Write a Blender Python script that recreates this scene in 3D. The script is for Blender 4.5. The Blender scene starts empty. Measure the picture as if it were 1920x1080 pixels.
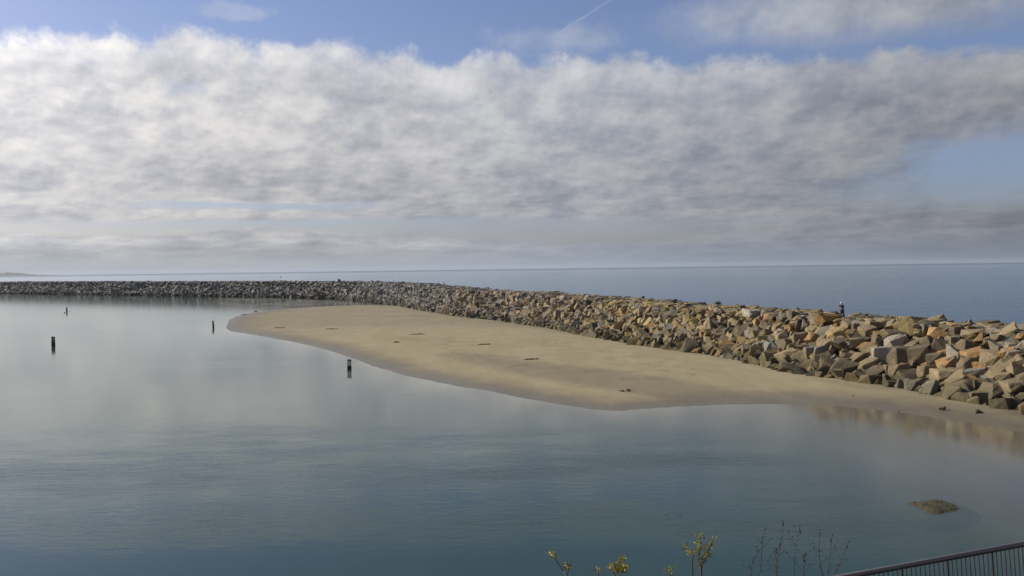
import bpy, bmesh, math, random
import numpy as np
from mathutils import Vector, Matrix, noise as mnoise
rad = math.radians
S = bpy.context.scene
COL = S.collection

# ------------------------------------------------------------------ camera
F_PX = 1660.0; CAMH = 12.0
PITCH = math.atan(36/1660); ROLL = math.atan(0.0132)
_f = Vector((0, math.cos(PITCH), -math.sin(PITCH)))
_r0 = Vector((1, 0, 0)); _u0 = Vector((0, math.sin(PITCH), math.cos(PITCH)))
_r = _r0*math.cos(ROLL) - _u0*math.sin(ROLL)
_u = _u0*math.cos(ROLL) + _r0*math.sin(ROLL)
CAM = Vector((0, 0, CAMH))
cd = bpy.data.cameras.new('camera'); cam = bpy.data.objects.new('camera', cd); COL.objects.link(cam)
cd.sensor_width = 36; cd.lens = 36*F_PX/1920; cd.clip_start = 0.1; cd.clip_end = 200000
m = Matrix((( _r.x, _u.x, -_f.x, 0), (_r.y, _u.y, -_f.y, 0), (_r.z, _u.z, -_f.z, CAMH), (0, 0, 0, 1)))
cam.matrix_world = m
S.camera = cam
S.view_settings.view_transform = 'Standard'; S.view_settings.look = 'None'
S.view_settings.exposure = 0; S.view_settings.gamma = 1

def ray(px, py):
    return _f + _r*((px-960)/F_PX) + _u*((540-py)/F_PX)
def unproj(px, py, z=0.0):
    d = ray(px, py); t = (z-CAMH)/d.z
    return CAM + d*t
def at_depth(px, py, dep):
    return CAM + ray(px, py)*dep
def proj(p):
    v = Vector(p) - CAM; w = v.dot(_f)
    return 960+F_PX*v.dot(_r)/w, 540-F_PX*v.dot(_u)/w, w
def azel(px, py):
    d = ray(px, py).normalized()
    return math.degrees(math.atan2(d.x, d.y)), math.degrees(math.asin(d.z))

# ------------------------------------------------------------------ node helper
class N:
    """a tiny expression layer over shader nodes"""
    def __init__(s, tree, sock): s.t = tree; s.k = sock
    def _m(s, op, *a):
        n = s.t.nodes.new('ShaderNodeMath'); n.operation = op
        for i, x in enumerate((s,)+a):
            if isinstance(x, N): s.t.links.new(x.k, n.inputs[i])
            else: n.inputs[i].default_value = x
        return N(s.t, n.outputs[0])
    def __add__(s, o): return s._m('ADD', o)
    __radd__ = __add__
    def __mul__(s, o): return s._m('MULTIPLY', o)
    __rmul__ = __mul__
    def __sub__(s, o): return s._m('SUBTRACT', o)
    def __rsub__(s, o): return (s*-1.0) + o
    def __truediv__(s, o): return s._m('DIVIDE', o)
    def sat(s):
        r = s._m('ADD', 0.0); r.k.node.use_clamp = True; return r
    def sm(s, a, b):           # smoothstep a..b (a>b allowed)
        n = s.t.nodes.new('ShaderNodeMapRange'); n.interpolation_type = 'SMOOTHSTEP'
        s.t.links.new(s.k, n.inputs[0])
        lo, hi, o0, o1 = (a, b, 0., 1.) if a < b else (b, a, 1., 0.)
        for i, v in ((1, lo), (2, hi), (3, o0), (4, o1)): n.inputs[i].default_value = v
        return N(s.t, n.outputs[0])
def nz(t, vec, scale, detail=4, rough=.5, dist=0, out=0):
    n = t.nodes.new('ShaderNodeTexNoise'); n.inputs['Scale'].default_value = scale
    n.inputs['Detail'].default_value = detail; n.inputs['Roughness'].default_value = rough
    n.inputs['Distortion'].default_value = dist
    if vec is not None: t.links.new(vec.k if isinstance(vec, N) else vec, n.inputs['Vector'])
    return N(t, n.outputs[out])
def comb(t, x, y, z=0.0):
    n = t.nodes.new('ShaderNodeCombineXYZ')
    for i, v in enumerate((x, y, z)):
        if isinstance(v, N): t.links.new(v.k, n.inputs[i])
        else: n.inputs[i].default_value = v
    return N(t, n.outputs[0])
def sep(t, v):
    n = t.nodes.new('ShaderNodeSeparateXYZ'); t.links.new(v.k if isinstance(v, N) else v, n.inputs[0])
    return [N(t, o) for o in n.outputs]
def mixc(t, f, a, b, mode='MIX'):
    n = t.nodes.new('ShaderNodeMix'); n.data_type = 'RGBA'; n.blend_type = mode
    if isinstance(f, N): t.links.new(f.k, n.inputs[0])
    else: n.inputs[0].default_value = f
    for i, v in ((6, a), (7, b)):
        if isinstance(v, N): t.links.new(v.k, n.inputs[i])
        else: n.inputs[i].default_value = (*v, 1)
    return N(t, n.outputs[2])
def vscale(t, v, s):
    n = t.nodes.new('ShaderNodeVectorMath'); n.operation = 'SCALE'
    t.links.new(v.k, n.inputs[0])
    if isinstance(s, N): t.links.new(s.k, n.inputs['Scale'])
    else: n.inputs['Scale'].default_value = s
    return N(t, n.outputs[0])
def curve(t, x, lo, hi, pts, ylo, yhi):
    n = t.nodes.new('ShaderNodeFloatCurve'); c = n.mapping.curves[0]
    pts = [((a-lo)/(hi-lo), (b-ylo)/(yhi-ylo)) for a, b in pts]
    c.points[0].location = pts[0]; c.points[1].location = pts[-1]
    for p in pts[1:-1]: c.points.new(*p)
    n.mapping.update()
    t.links.new(((x-lo)*(1/(hi-lo))).sat().k, n.inputs['Value'])
    return N(t, n.outputs[0])*(yhi-ylo) + ylo

# ------------------------------------------------------------------ world
SUN_AZ, SUN_EL = -68.0, 27.0
W = bpy.data.worlds.new('World'); S.world = W; W.use_nodes = True
t = W.node_tree; t.nodes.clear()
tc = t.nodes.new('ShaderNodeTexCoord')
X, Y, Z = sep(t, tc.outputs['Generated'])
u = X._m('ARCTAN2', Y)*57.2958
v = Z._m('ARCSINE')*57.2958
# warped cloud coordinates: flatter towards the horizon
vv = (v._m('MAXIMUM', -1.5)+3.0)._m('LOGARITHM', math.e)
def Q(du=0.0, dv=0.0, w=0.0, ku=.082, kv=1.50): return comb(t, u*ku+du, vv*kv+dv, w)
n_big = nz(t, Q(), 1.15, 3, .5, .2)
n_a = nz(t, Q(), 3.2, 6, .56, .1)
n_b = nz(t, Q(-.02, .04), 3.2, 6, .56, .1)
n_m = nz(t, Q(w=5.5), 2.6, 4, .52, .1)
n_f = nz(t, Q(w=3.7), 9.0, 5, .6, .15)
n_w = nz(t, comb(t, u*.03, vv*2.4, 8.1), 5.0, 4, .55, .2)      # long horizontal streaks
n_e = nz(t, Q(w=9.3), 5.2, 5, .55, .1)
n_g = nz(t, Q(w=6.1), 8.0, 4, .5, .1)
n_h = nz(t, Q(-.012, .028, 6.1), 8.0, 4, .5, .1)
P = azel
top = [P(x, y) for x, y in ((-300,62),(0,70),(200,74),(420,76),(540,100),(620,92),(760,112),(850,140),(905,112),(1010,120),(1150,112),(1300,128),(1500,110),(1700,104),(1920,98),(2200,90))]
vtop = curve(t, u, -50, 50, [(-50, 12.5)]+top+[(50, 12)], 5, 20)
edge = (n_a-.5)*1.9 + (n_e-.5)*1.6 + (n_f-.5)*2.1
cov = (vtop - v + edge + .25).sm(-.45, .75)
# patch of open sky inside the bank's upper left fringe
def blob(px, py, ru, rv, k=1.0, inner=.2):
    uc, vc = P(px, py)
    a = (u-uc)*(1/ru); b = (v-vc)*(1/rv)
    d = (a*a+b*b)._m('SQRT') + (n_a-.5)*1.1*k + (n_f-.5)*.8*k
    return d.sm(1.25, inner)
hole = blob(1880, 312, 6.2, 2.3, .7, .35)
hole2 = blob(1800, 352, 8.5, 1.3, .7)
cov = cov*(1.0-hole*.95)*(1.0-hole2*.7)
wisp = blob(340, 165, 1.8, .6, 1.6)
cov = cov*(1.0-wisp*.28)
# second cloud at the upper right, and thin wisps of cloud in the blue
c2 = blob(1690, 2, 14.5, 2.2, .55)
c3 = blob(440, 22, 2.6, .5, 2.6)*.22
c4 = blob(1040, 75, 4.5, 1.0, 1.8)*.35
hi = ((n_big-.44)*4.0).sat()*v.sm(17.5, 24.0)*v.sm(50, 30)*.8  # unseen high clouds above the view, thinned overhead to lower ambient light
# contrail
ua, va = P(1046, 62); ub, vb = P(1142, 2)
L = math.hypot(ub-ua, vb-va); dx_, dy_ = (ub-ua)/L, (vb-va)/L
al = (u-ua)*dx_ + (v-va)*dy_
pe = ((u-ua)*(-dy_) + (v-va)*dx_ + (n_f-.5)*.25)._m('ABSOLUTE')
con = pe.sm(.11, .01)*al.sm(-.4, .3)*al.sm(L*2.2, L*1.6)*(n_f*.8+.15)
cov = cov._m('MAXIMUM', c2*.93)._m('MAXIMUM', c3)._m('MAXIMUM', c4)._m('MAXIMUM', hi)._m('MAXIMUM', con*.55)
# thin clear lanes low over the sea, with a low bank of cumulus under them
lane = (v-3.15+(n_w-.5)*.7-u*.01)._m('ABSOLUTE').sm(.42, .1)*u.sm(8, -4)*u.sm(-31, -25)
lane = lane._m('MAXIMUM', (v-4.1+(n_w-.5)*.6)._m('ABSOLUTE').sm(.32, .05)*u.sm(-6, -12)*u.sm(-26, -19))
cov = cov*(1.0-lane*.85)
lowtop = curve(t, u, -40, 40, [(-40,2.3),(-30,2.2),(-24,2.0),(-19,2.45),(-14,2.3),(-8,2.1),(0,1.5),(10,1.3),(20,2.3),(30,2.5),(40,2.4)], 0, 4)
lowb = (lowtop - v + (n_f-.5)*1.3 + (n_a-.5)*1.0)
lowrim = lowb.sm(.55, .05)*lowb.sm(-.15, .05)*u.sm(4, -12)
gap = lowb.sm(.0, -.35)*v.sm(3.4, 2.7)*u.sm(24, 6)
cov = cov*(1.0-gap*.85)
# brightness of the cloud: brighter towards the sun on the left
lit = curve(t, u, -180, 180, [(-180,.22),(-120,.42),(-80,.85),(-45,.88),(-30,.78),(-20,.655),(-10,.555),(0,.475),(10,.40),(20,.335),(30,.285),(60,.21),(180,.22)], 0, 1)  # dimmed behind the camera to lower ambient light on the rocks
rise = v.sm(0.0, 12.0)*.34 + .78
lowp = v.sm(9, 2)
tex = (n_b-n_a)*.85 + (n_e.sm(.36,.64)-.5)*.26 + (n_h-n_g)*.55 + (n_big-.5)*(-.15) + (n_m.sm(.32,.68)-.5)*.28 + (n_w-.5)*(-.05-lowp*.3) + (n_f-.5)*.26
rim = (vtop - v + edge).sm(2.6, .2)*.16
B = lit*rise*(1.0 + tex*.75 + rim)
B = B*(1.0 - v.sm(2.2, 7.0)*.06)
warm = u.sm(15, -25)
ccol = mixc(t, warm, (.94, .98, 1.08), (1.0, .985, .99))
ccol = mixc(t, 1.0, ccol, mixc(t, tex.sm(-.3, .25), (.95, .975, 1.04), (1.015, 1.0, .975)), 'MULTIPLY')
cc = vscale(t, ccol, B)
# haze of the horizon
hz = curve(t, u, -180, 180, [(-180,.3),(-90,.5),(-60,.46),(-30,.43),(0,.36),(15,.265),(30,.215),(60,.18),(180,.26)], 0, 1)
hcol = vscale(t, mixc(t, u.sm(25, -22), (.86, 1.01, 1.26), (.92, 1.0, 1.07)), hz*(1.0+(n_w-.5)*.18)+lowrim*.34+lowb.sm(.2,.7)*v.sm(.6,1.3)*u.sm(4,-8)*(-.07))
hf = v.sm(2.6, .05)*.90
sk = t.nodes.new('ShaderNodeTexSky'); sk.sky_type = 'NISHITA'; sk.sun_disc = False
sk.sun_elevation = rad(SUN_EL); sk.sun_rotation = rad(SUN_AZ % 360)
sk.air_density = 1.0; sk.dust_density = 1.0; sk.ozone_density = 2.0; sk.altitude = 0
bs = t.nodes.new('ShaderNodeBackground'); t.links.new(mixc(t, 1.0, N(t, sk.outputs[0]), mixc(t, v.sm(10, 4), (1.02, .96, 1.14), (.80, .80, 1.05)), 'MULTIPLY').k, bs.inputs[0]); bs.inputs[1].default_value = 0.095
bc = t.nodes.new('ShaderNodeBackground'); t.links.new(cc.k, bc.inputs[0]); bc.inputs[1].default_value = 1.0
bh = t.nodes.new('ShaderNodeBackground'); t.links.new(hcol.k, bh.inputs[0]); bh.inputs[1].default_value = 1.0
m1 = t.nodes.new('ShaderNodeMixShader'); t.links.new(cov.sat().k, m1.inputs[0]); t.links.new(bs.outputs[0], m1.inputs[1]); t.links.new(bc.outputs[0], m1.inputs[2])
m2 = t.nodes.new('ShaderNodeMixShader'); t.links.new(hf.k, m2.inputs[0]); t.links.new(m1.outputs[0], m2.inputs[1]); t.links.new(bh.outputs[0], m2.inputs[2])
wo = t.nodes.new('ShaderNodeOutputWorld'); t.links.new(m2.outputs[0], wo.inputs[0])
W.cycles.sampling_method = 'MANUAL'; W.cycles.sample_map_resolution = 512

# ------------------------------------------------------------------ sun
sl = bpy.data.lights.new('sun', 'SUN'); sl.energy = 5.0; sl.angle = rad(0.6); sl.color = (1, .93, .82)
so = bpy.data.objects.new('sun', sl); COL.objects.link(so)
sd_ = Vector((math.sin(rad(SUN_AZ))*math.cos(rad(SUN_EL)), math.cos(rad(SUN_AZ))*math.cos(rad(SUN_EL)), math.sin(rad(SUN_EL))))
so.rotation_euler = (-sd_).to_track_quat('-Z', 'Y').to_euler(); so.location = (-60, 20, 80)

# ------------------------------------------------------------------ object helpers
def tag(o, label=None, cat=None, group=None, kind=None):
    if label: o['label'] = label
    if cat: o['category'] = cat
    if group: o['group'] = group
    if kind: o['kind'] = kind
    return o
def link(name, me, mat=None, parent=None):
    o = bpy.data.objects.new(name, me); COL.objects.link(o)
    if mat is not None and len(me.materials) == 0: me.materials.append(mat)
    if parent: o.parent = parent
    return o
def empty(name, loc, rz=0):
    o = bpy.data.objects.new(name, None); COL.objects.link(o); o.location = loc; o.rotation_euler = (0, 0, rz)
    o.empty_display_size = .3
    return o
def bm_obj(name, bm, mat, parent=None, smooth=False):
    me = bpy.data.meshes.new(name); bm.to_mesh(me); bm.free()
    if smooth: me.polygons.foreach_set('use_smooth', [True]*len(me.polygons))
    return link(name, me, mat, parent)
def mat(name, col=(.5, .5, .5), rough=.7, metal=0.0, spec=.5):
    M = bpy.data.materials.new(name); M.use_nodes = True
    b = M.node_tree.nodes['Principled BSDF']
    b.inputs['Base Color'].default_value = (*col, 1); b.inputs['Roughness'].default_value = rough
    b.inputs['Metallic'].default_value = metal; b.inputs['Specular IOR Level'].default_value = spec
    return M, M.node_tree, b
def wpos(t):
    g = t.nodes.new('ShaderNodeNewGeometry'); return N(t, g.outputs['Position'])
def attr(t, name, out='Fac'):
    a = t.nodes.new('ShaderNodeAttribute'); a.attribute_name = name; return N(t, a.outputs[out])
def bump(t, b, h, strength, dist):
    n = t.nodes.new('ShaderNodeBump'); n.inputs['Distance'].default_value = dist
    if isinstance(strength, N): t.links.new(strength.k, n.inputs['Strength'])
    else: n.inputs['Strength'].default_value = strength
    t.links.new(h.k, n.inputs['Height']); t.links.new(n.outputs[0], b.inputs['Normal'])
    return n
def tube(bm, pts, r0, r1=None, seg=6):
    r1 = r0 if r1 is None else r1
    pts = [Vector(p) for p in pts]; rings = []
    for i, p in enumerate(pts):
        d = (pts[min(i+1, len(pts)-1)] - pts[max(i-1, 0)]).normalized()
        a = d.orthogonal().normalized(); b = d.cross(a)
        r = r0+(r1-r0)*i/max(1, len(pts)-1)
        rings.append([bm.verts.new(p+(a*math.cos(k*2*math.pi/seg)+b*math.sin(k*2*math.pi/seg))*r) for k in range(seg)])
    for A, B_ in zip(rings, rings[1:]):
        for k in range(seg): bm.faces.new((A[k], A[(k+1) % seg], B_[(k+1) % seg], B_[k]))
    bm.faces.new(rings[0][::-1]); bm.faces.new(rings[-1])
def box(bm, c, s, rot=None):
    r = bmesh.ops.create_cube(bm, size=1)['verts']
    for vt in r:
        p = Vector((vt.co.x*s[0], vt.co.y*s[1], vt.co.z*s[2]))
        if rot: p = rot @ p
        vt.co = p + Vector(c)

# ------------------------------------------------------------------ world layout: breakwater path
BASE_PX = [(-900,545.5),(-500,546.5),(-200,547.5),(0,549),(200,551.5),(400,554),(550,556),(640,558.5),(690,563),(740,571),(806,583),(869,593),(936,598.5),(1050,616),(1108,629),(1208,646),(1280,655),(1337,662),(1400,675),(1470,694),(1554,705),(1640,712),(1700,722),(1770,738),(1830,753),(1920,764)]
bp = [unproj(x, y, .35) for x, y in BASE_PX]
d_ = (bp[-1]-bp[-3]).normalized()
bp += [bp[-1]+d_*25, bp[-1]+d_*60]
bp = np.array([[p.x, p.y] for p in bp])[::-1]      # from near (right) to far (left)
# resample and smooth
def resample(pts, step):
    seg = np.linalg.norm(np.diff(pts, axis=0), axis=1); s = np.r_[0, np.cumsum(seg)]
    ts = np.arange(0, s[-1], step)
    return np.c_[np.interp(ts, s, pts[:, 0]), np.interp(ts, s, pts[:, 1])]
pth = resample(bp, 1.0)
K = 9; ker = np.hanning(2*K+1); ker /= ker.sum()
pad = np.r_[np.repeat(pth[:1], K, 0)+(pth[0]-pth[1])*np.arange(K, 0, -1)[:, None], pth, np.repeat(pth[-1:], K, 0)+(pth[-1]-pth[-2])*np.arange(1, K+1)[:, None]]
pth = np.c_[np.convolve(pad[:, 0], ker, 'valid'), np.convolve(pad[:, 1], ker, 'valid')]
pth = resample(pth, 1.0)
tan = np.gradient(pth, axis=0); tan /= np.linalg.norm(tan, axis=1)[:, None]
nrm = np.c_[tan[:, 1], -tan[:, 0]]                  # away from the lagoon
if nrm[60].dot([1, 0.2]) < 0: nrm = -nrm
PD = np.linalg.norm(pth, axis=1)
RUN, TOPW, BACK = 7.6, 7.5, 12.0
def crest(dist): return np.interp(dist, [60, 100, 220, 320, 600], [5.1, 5.35, 5.9, 6.7, 7.1])
cr = crest(PD)
def wall_coords(x, y):
    """nearest path index t and signed offset s (positive inland of the toe line)"""
    P_ = np.stack([np.ravel(x), np.ravel(y)], 1); T = np.empty(len(P_), int); Sg = np.empty(len(P_))
    sub = pth[::2]; sn = nrm[::2]
    for i in range(0, len(P_), 20000):
        q_ = P_[i:i+20000]
        d2 = ((q_[:, None, :]-sub[None])**2).sum(2); k = d2.argmin(1)
        T[i:i+20000] = k*2
        dv = q_-sub[k]; Sg[i:i+20000] = np.sign((dv*sn[k]).sum(1))*np.sqrt(d2[np.arange(len(q_)), k])
    return T.reshape(np.shape(x)), Sg.reshape(np.shape(x))
def wall_h(T, s):
    c = cr[np.clip(T, 0, len(cr)-1)]
    return np.where(s < RUN, c*s/RUN*.97+.1, np.where(s < RUN+TOPW, c, c-(s-RUN-TOPW)/BACK*(c+2.5)))

# ------------------------------------------------------------------ sandbar
BAR = [(1990,752),(1700,716),(1400,668),(1100,622),(930,594),(800,575),(745,572.5),(690,571.5),(600,574.5),(520,580),(470,587),(440,594),(427,603),(424,613),(432,621),(480,628.5),(540,639),(600,652),(650,667),(700,686),(760,703.5),(830,718.5),(900,730.5),(960,742),(1030,755),(1100,766),(1160,770.5),(1250,763),(1350,758),(1450,757),(1540,759),(1620,765),(1700,775),(1800,790),(1920,812),(2050,845)]
bar = np.array([unproj(x, y, 0.0)[:2] for x, y in BAR])
FLAT = [(380,557),(560,558),(700,565),(760,572),(700,573),(600,574),(520,580),(455,586),(400,580),(360,570)]
flat = np.array([unproj(x, y, 0.0)[:2] for x, y in FLAT])
def sdist(poly, x, y):
    x = np.ravel(x); y = np.ravel(y); D = np.full(len(x), 1e9); ins = np.zeros(len(x), bool)
    for a, b in zip(poly, np.roll(poly, -1, 0)):
        ab = b-a; tt = np.clip(((x-a[0])*ab[0]+(y-a[1])*ab[1])/(ab@ab), 0, 1)
        D = np.minimum(D, np.hypot(x-a[0]-tt*ab[0], y-a[1]-tt*ab[1]))
        c_ = (a[1] > y) != (b[1] > y)
        with np.errstate(divide='ignore', invalid='ignore'):
            ins ^= c_ & (x < (b[0]-a[0])*(y-a[1])/(b[1]-a[1])+a[0])
    return np.where(ins, D, -D)
rng = np.random.RandomState(5)
_ph = rng.rand(40, 3)*2*np.pi; _dir = rng.rand(40)*np.pi*2
def sinnoise(x, y, base, n=10, k0=0):
    r = 0
    for i in range(n):
        f = base*(1.0+i*.37); a = _dir[k0+i]
        r = r + np.sin((x*np.cos(a)+y*np.sin(a))*f+_ph[k0+i, 0])/(1+i*.35)
    return r/3.0
def sstep(x, a, b):
    k = np.clip((x-a)/(b-a), 0, 1); return k*k*(3-2*k)
def ground_z(x, y):
    sh = np.shape(x); x = np.ravel(x).astype(float); y = np.ravel(y).astype(float)
    sd = sdist(bar, x, y)+.22*sinnoise(x, y, .75, 8, 25)+.10*sinnoise(x, y, 2.6, 6, 30)
    near = sstep(x, 6, 24)*sstep(y, 110, 70)
    slope_out = .055*(1-near)+.013*near
    n1 = sinnoise(x, y, .22); n2 = sinnoise(x, y, .9, 8, 12)
    rise = .045*(1-near)+.022*near
    top_ = .42*(1-sstep(y, 120, 200))+.16*sstep(y, 120, 200)
    zin = top_*(1-np.exp(-np.maximum(sd, 0)*rise/top_))*(1+.12*n1) + .018*n2*np.clip(sd/3, 0, 1)
    sdo = np.minimum(sd+n1*.25*(1+near*2), 0)
    zmin = -2.4+1.55*sstep(x, 2, 20)*sstep(y, 75, 60)
    zout = np.maximum(sdo*slope_out, zmin+.15*n1) - .0
    z = np.where(sd > 0, zin, zout)
    sf = sdist(flat, x, y)
    fz = -.012+.05*sinnoise(x*.12, y, .55, 8, 20)
    z = np.where((sd < 0), z+(np.maximum(fz, z)-z)*sstep(sf, -15, 10), z)
    return z.reshape(sh)

# ------------------------------------------------------------------ ground (sand, lagoon bed, sea bed) as one sheet
def polar(az0, az1, na, r0, r1, nr, lin=False):
    A = np.radians(np.linspace(az0, az1, na)); R = np.geomspace(r0, r1, nr)
    a, r = np.meshgrid(A, R, indexing='ij'); return r*np.sin(a), r*np.cos(a)
def grid_mesh(name, X_, Y_, Z_, keep=None):
    na, nr = X_.shape; me = bpy.data.meshes.new(name)
    co = np.stack([X_, Y_, Z_], 2).reshape(-1, 3)
    i = np.arange(na*nr).reshape(na, nr)
    f = np.stack([i[:-1, :-1], i[:-1, 1:], i[1:, 1:], i[1:, :-1]], 2).reshape(-1, 4)[:, ::-1]
    # orient upward
    if keep is not None: f = f[keep.reshape(-1)]
    p = co[f[0]]
    if np.cross(p[1]-p[0], p[2]-p[0])[2] < 0: f = f[:, ::-1]
    used = np.unique(f); rem = np.full(len(co), -1); rem[used] = np.arange(len(used))
    co = co[used]; f = rem[f]
    me.vertices.add(len(co)); me.vertices.foreach_set('co', co.ravel())
    me.loops.add(f.size); me.loops.foreach_set('vertex_index', f.ravel().astype(np.int32))
    me.polygons.add(len(f)); me.polygons.foreach_set('loop_start', np.arange(0, f.size, 4, dtype=np.int32))
    me.update(calc_edges=True); me.validate()
    me.polygons.foreach_set('use_smooth', [True]*len(me.polygons))
    return me, used
def fattr(me, name, vals):
    a = me.attributes.new(name, 'FLOAT', 'POINT'); a.data.foreach_set('value', np.asarray(vals, np.float32).ravel())

def sand_material():
    M, t, b = mat('sand', rough=.95, spec=.2)
    p = wpos(t); x, y, z = sep(t, p)
    st = comb(t, x*.25, y*.08+x*.03, 0.0)
    n1 = nz(t, p, .035, 4, .55); n2 = nz(t, p, .4, 6, .6); n3 = nz(t, p, 4.0, 5, .7); n4 = nz(t, st, .8, 5, .6, 1.0)
    nq = nz(t, p, 14.0, 3, .6)
    dry = mixc(t, n4.sm(.35, .68), (.335, .28, .158), (.375, .316, .186))
    dry = mixc(t, n2.sm(.48, .75)*.25, dry, (.265, .222, .125))
    # grey shell and grit patch on the near flank of the bar, with ragged edges
    c = unproj(1130, 708, .4); c2_ = unproj(800, 655, .4)
    ax = Vector((c2_.x-c.x, c2_.y-c.y)); Lx = ax.length; ax.normalize()
    al = (x-c.x)*ax.x + (y-c.y)*ax.y; pe = (x-c.x)*(-ax.y) + (y-c.y)*ax.x
    dd = ((al*(1/(Lx*.9)))*(al*(1/(Lx*.9))) + (pe*(1/6.0))*(pe*(1/6.0)))._m('SQRT')
    patch = (dd+(n1-.5)*1.0+(n2-.5)*.6).sm(1.1, .6)
    grit = mixc(t, n3.sm(.35, .65), (.15, .125, .085), (.215, .18, .12))
    dry = mixc(t, patch*.55, dry, grit)
    # drifts of small weed scraps
    wd = n3.sm(.70, .76)*n2.sm(.55, .68)
    dry = mixc(t, wd*.7, dry, (.09, .07, .035))
    zz = z + (n2-.5)*.09
    wl = (z+(n1-.5)*.16-.33)._m('ABSOLUTE').sm(.022, .004)*n3.sm(.42, .6)*n2.sm(.4, .6)
    dry = mixc(t, wl*.55, dry, (.10, .08, .045))
    dry = mixc(t, nq.sm(.66, .74)*.35, dry, (.16, .125, .07))
    wet = zz.sm(.24, .03)
    wetc = mixc(t, n4.sm(.3, .7), (.165, .138, .085), (.195, .165, .102))
    col = mixc(t, wet, dry, wetc)
    bed = z.sm(-.15, -1.1)
    col = mixc(t, bed, col, (.075, .085, .060))
    t.links.new(col.k, b.inputs['Base Color'])
    t.links.new((wet*z.sm(-.05, .02)*-.6+.95).k, b.inputs['Roughness'])
    h = n3*.45 + n2*.9 + nz(t, st, 3.0, 4, .6)*.8 + nq*.2
    bump(t, b, h, .55, .12)
    return M
gx, gy = polar(-62, 62, 620, 24, 900, 430)
gz = ground_z(gx, gy)
Tg, Sg = wall_coords(gx[::4, ::4], gy[::4, ::4])
Sfull = np.kron(Sg, np.ones((4, 4)))[:gx.shape[0], :gx.shape[1]]
gz = np.where(Sfull > 20, np.minimum(gz, -2.0-(Sfull-20)*.1), gz)
gz = np.maximum(gz, -9)
gz[:, -1] = -9
me, used = grid_mesh('beach', gx, gy, gz)
tag(link('beach_and_seabed', me, sand_material()), kind='structure')
bmx = bmesh.new()                                   # the deep floor out to the horizon
bmesh.ops.create_circle(bmx, cap_ends=True, segments=64, radius=60000)
mm, tt_, bb_ = mat('deep_floor', (.05, .06, .05), 1)
o = bm_obj('sea_floor', bmx, mm); o.location.z = -9.5; tag(o, kind='structure')

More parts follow.
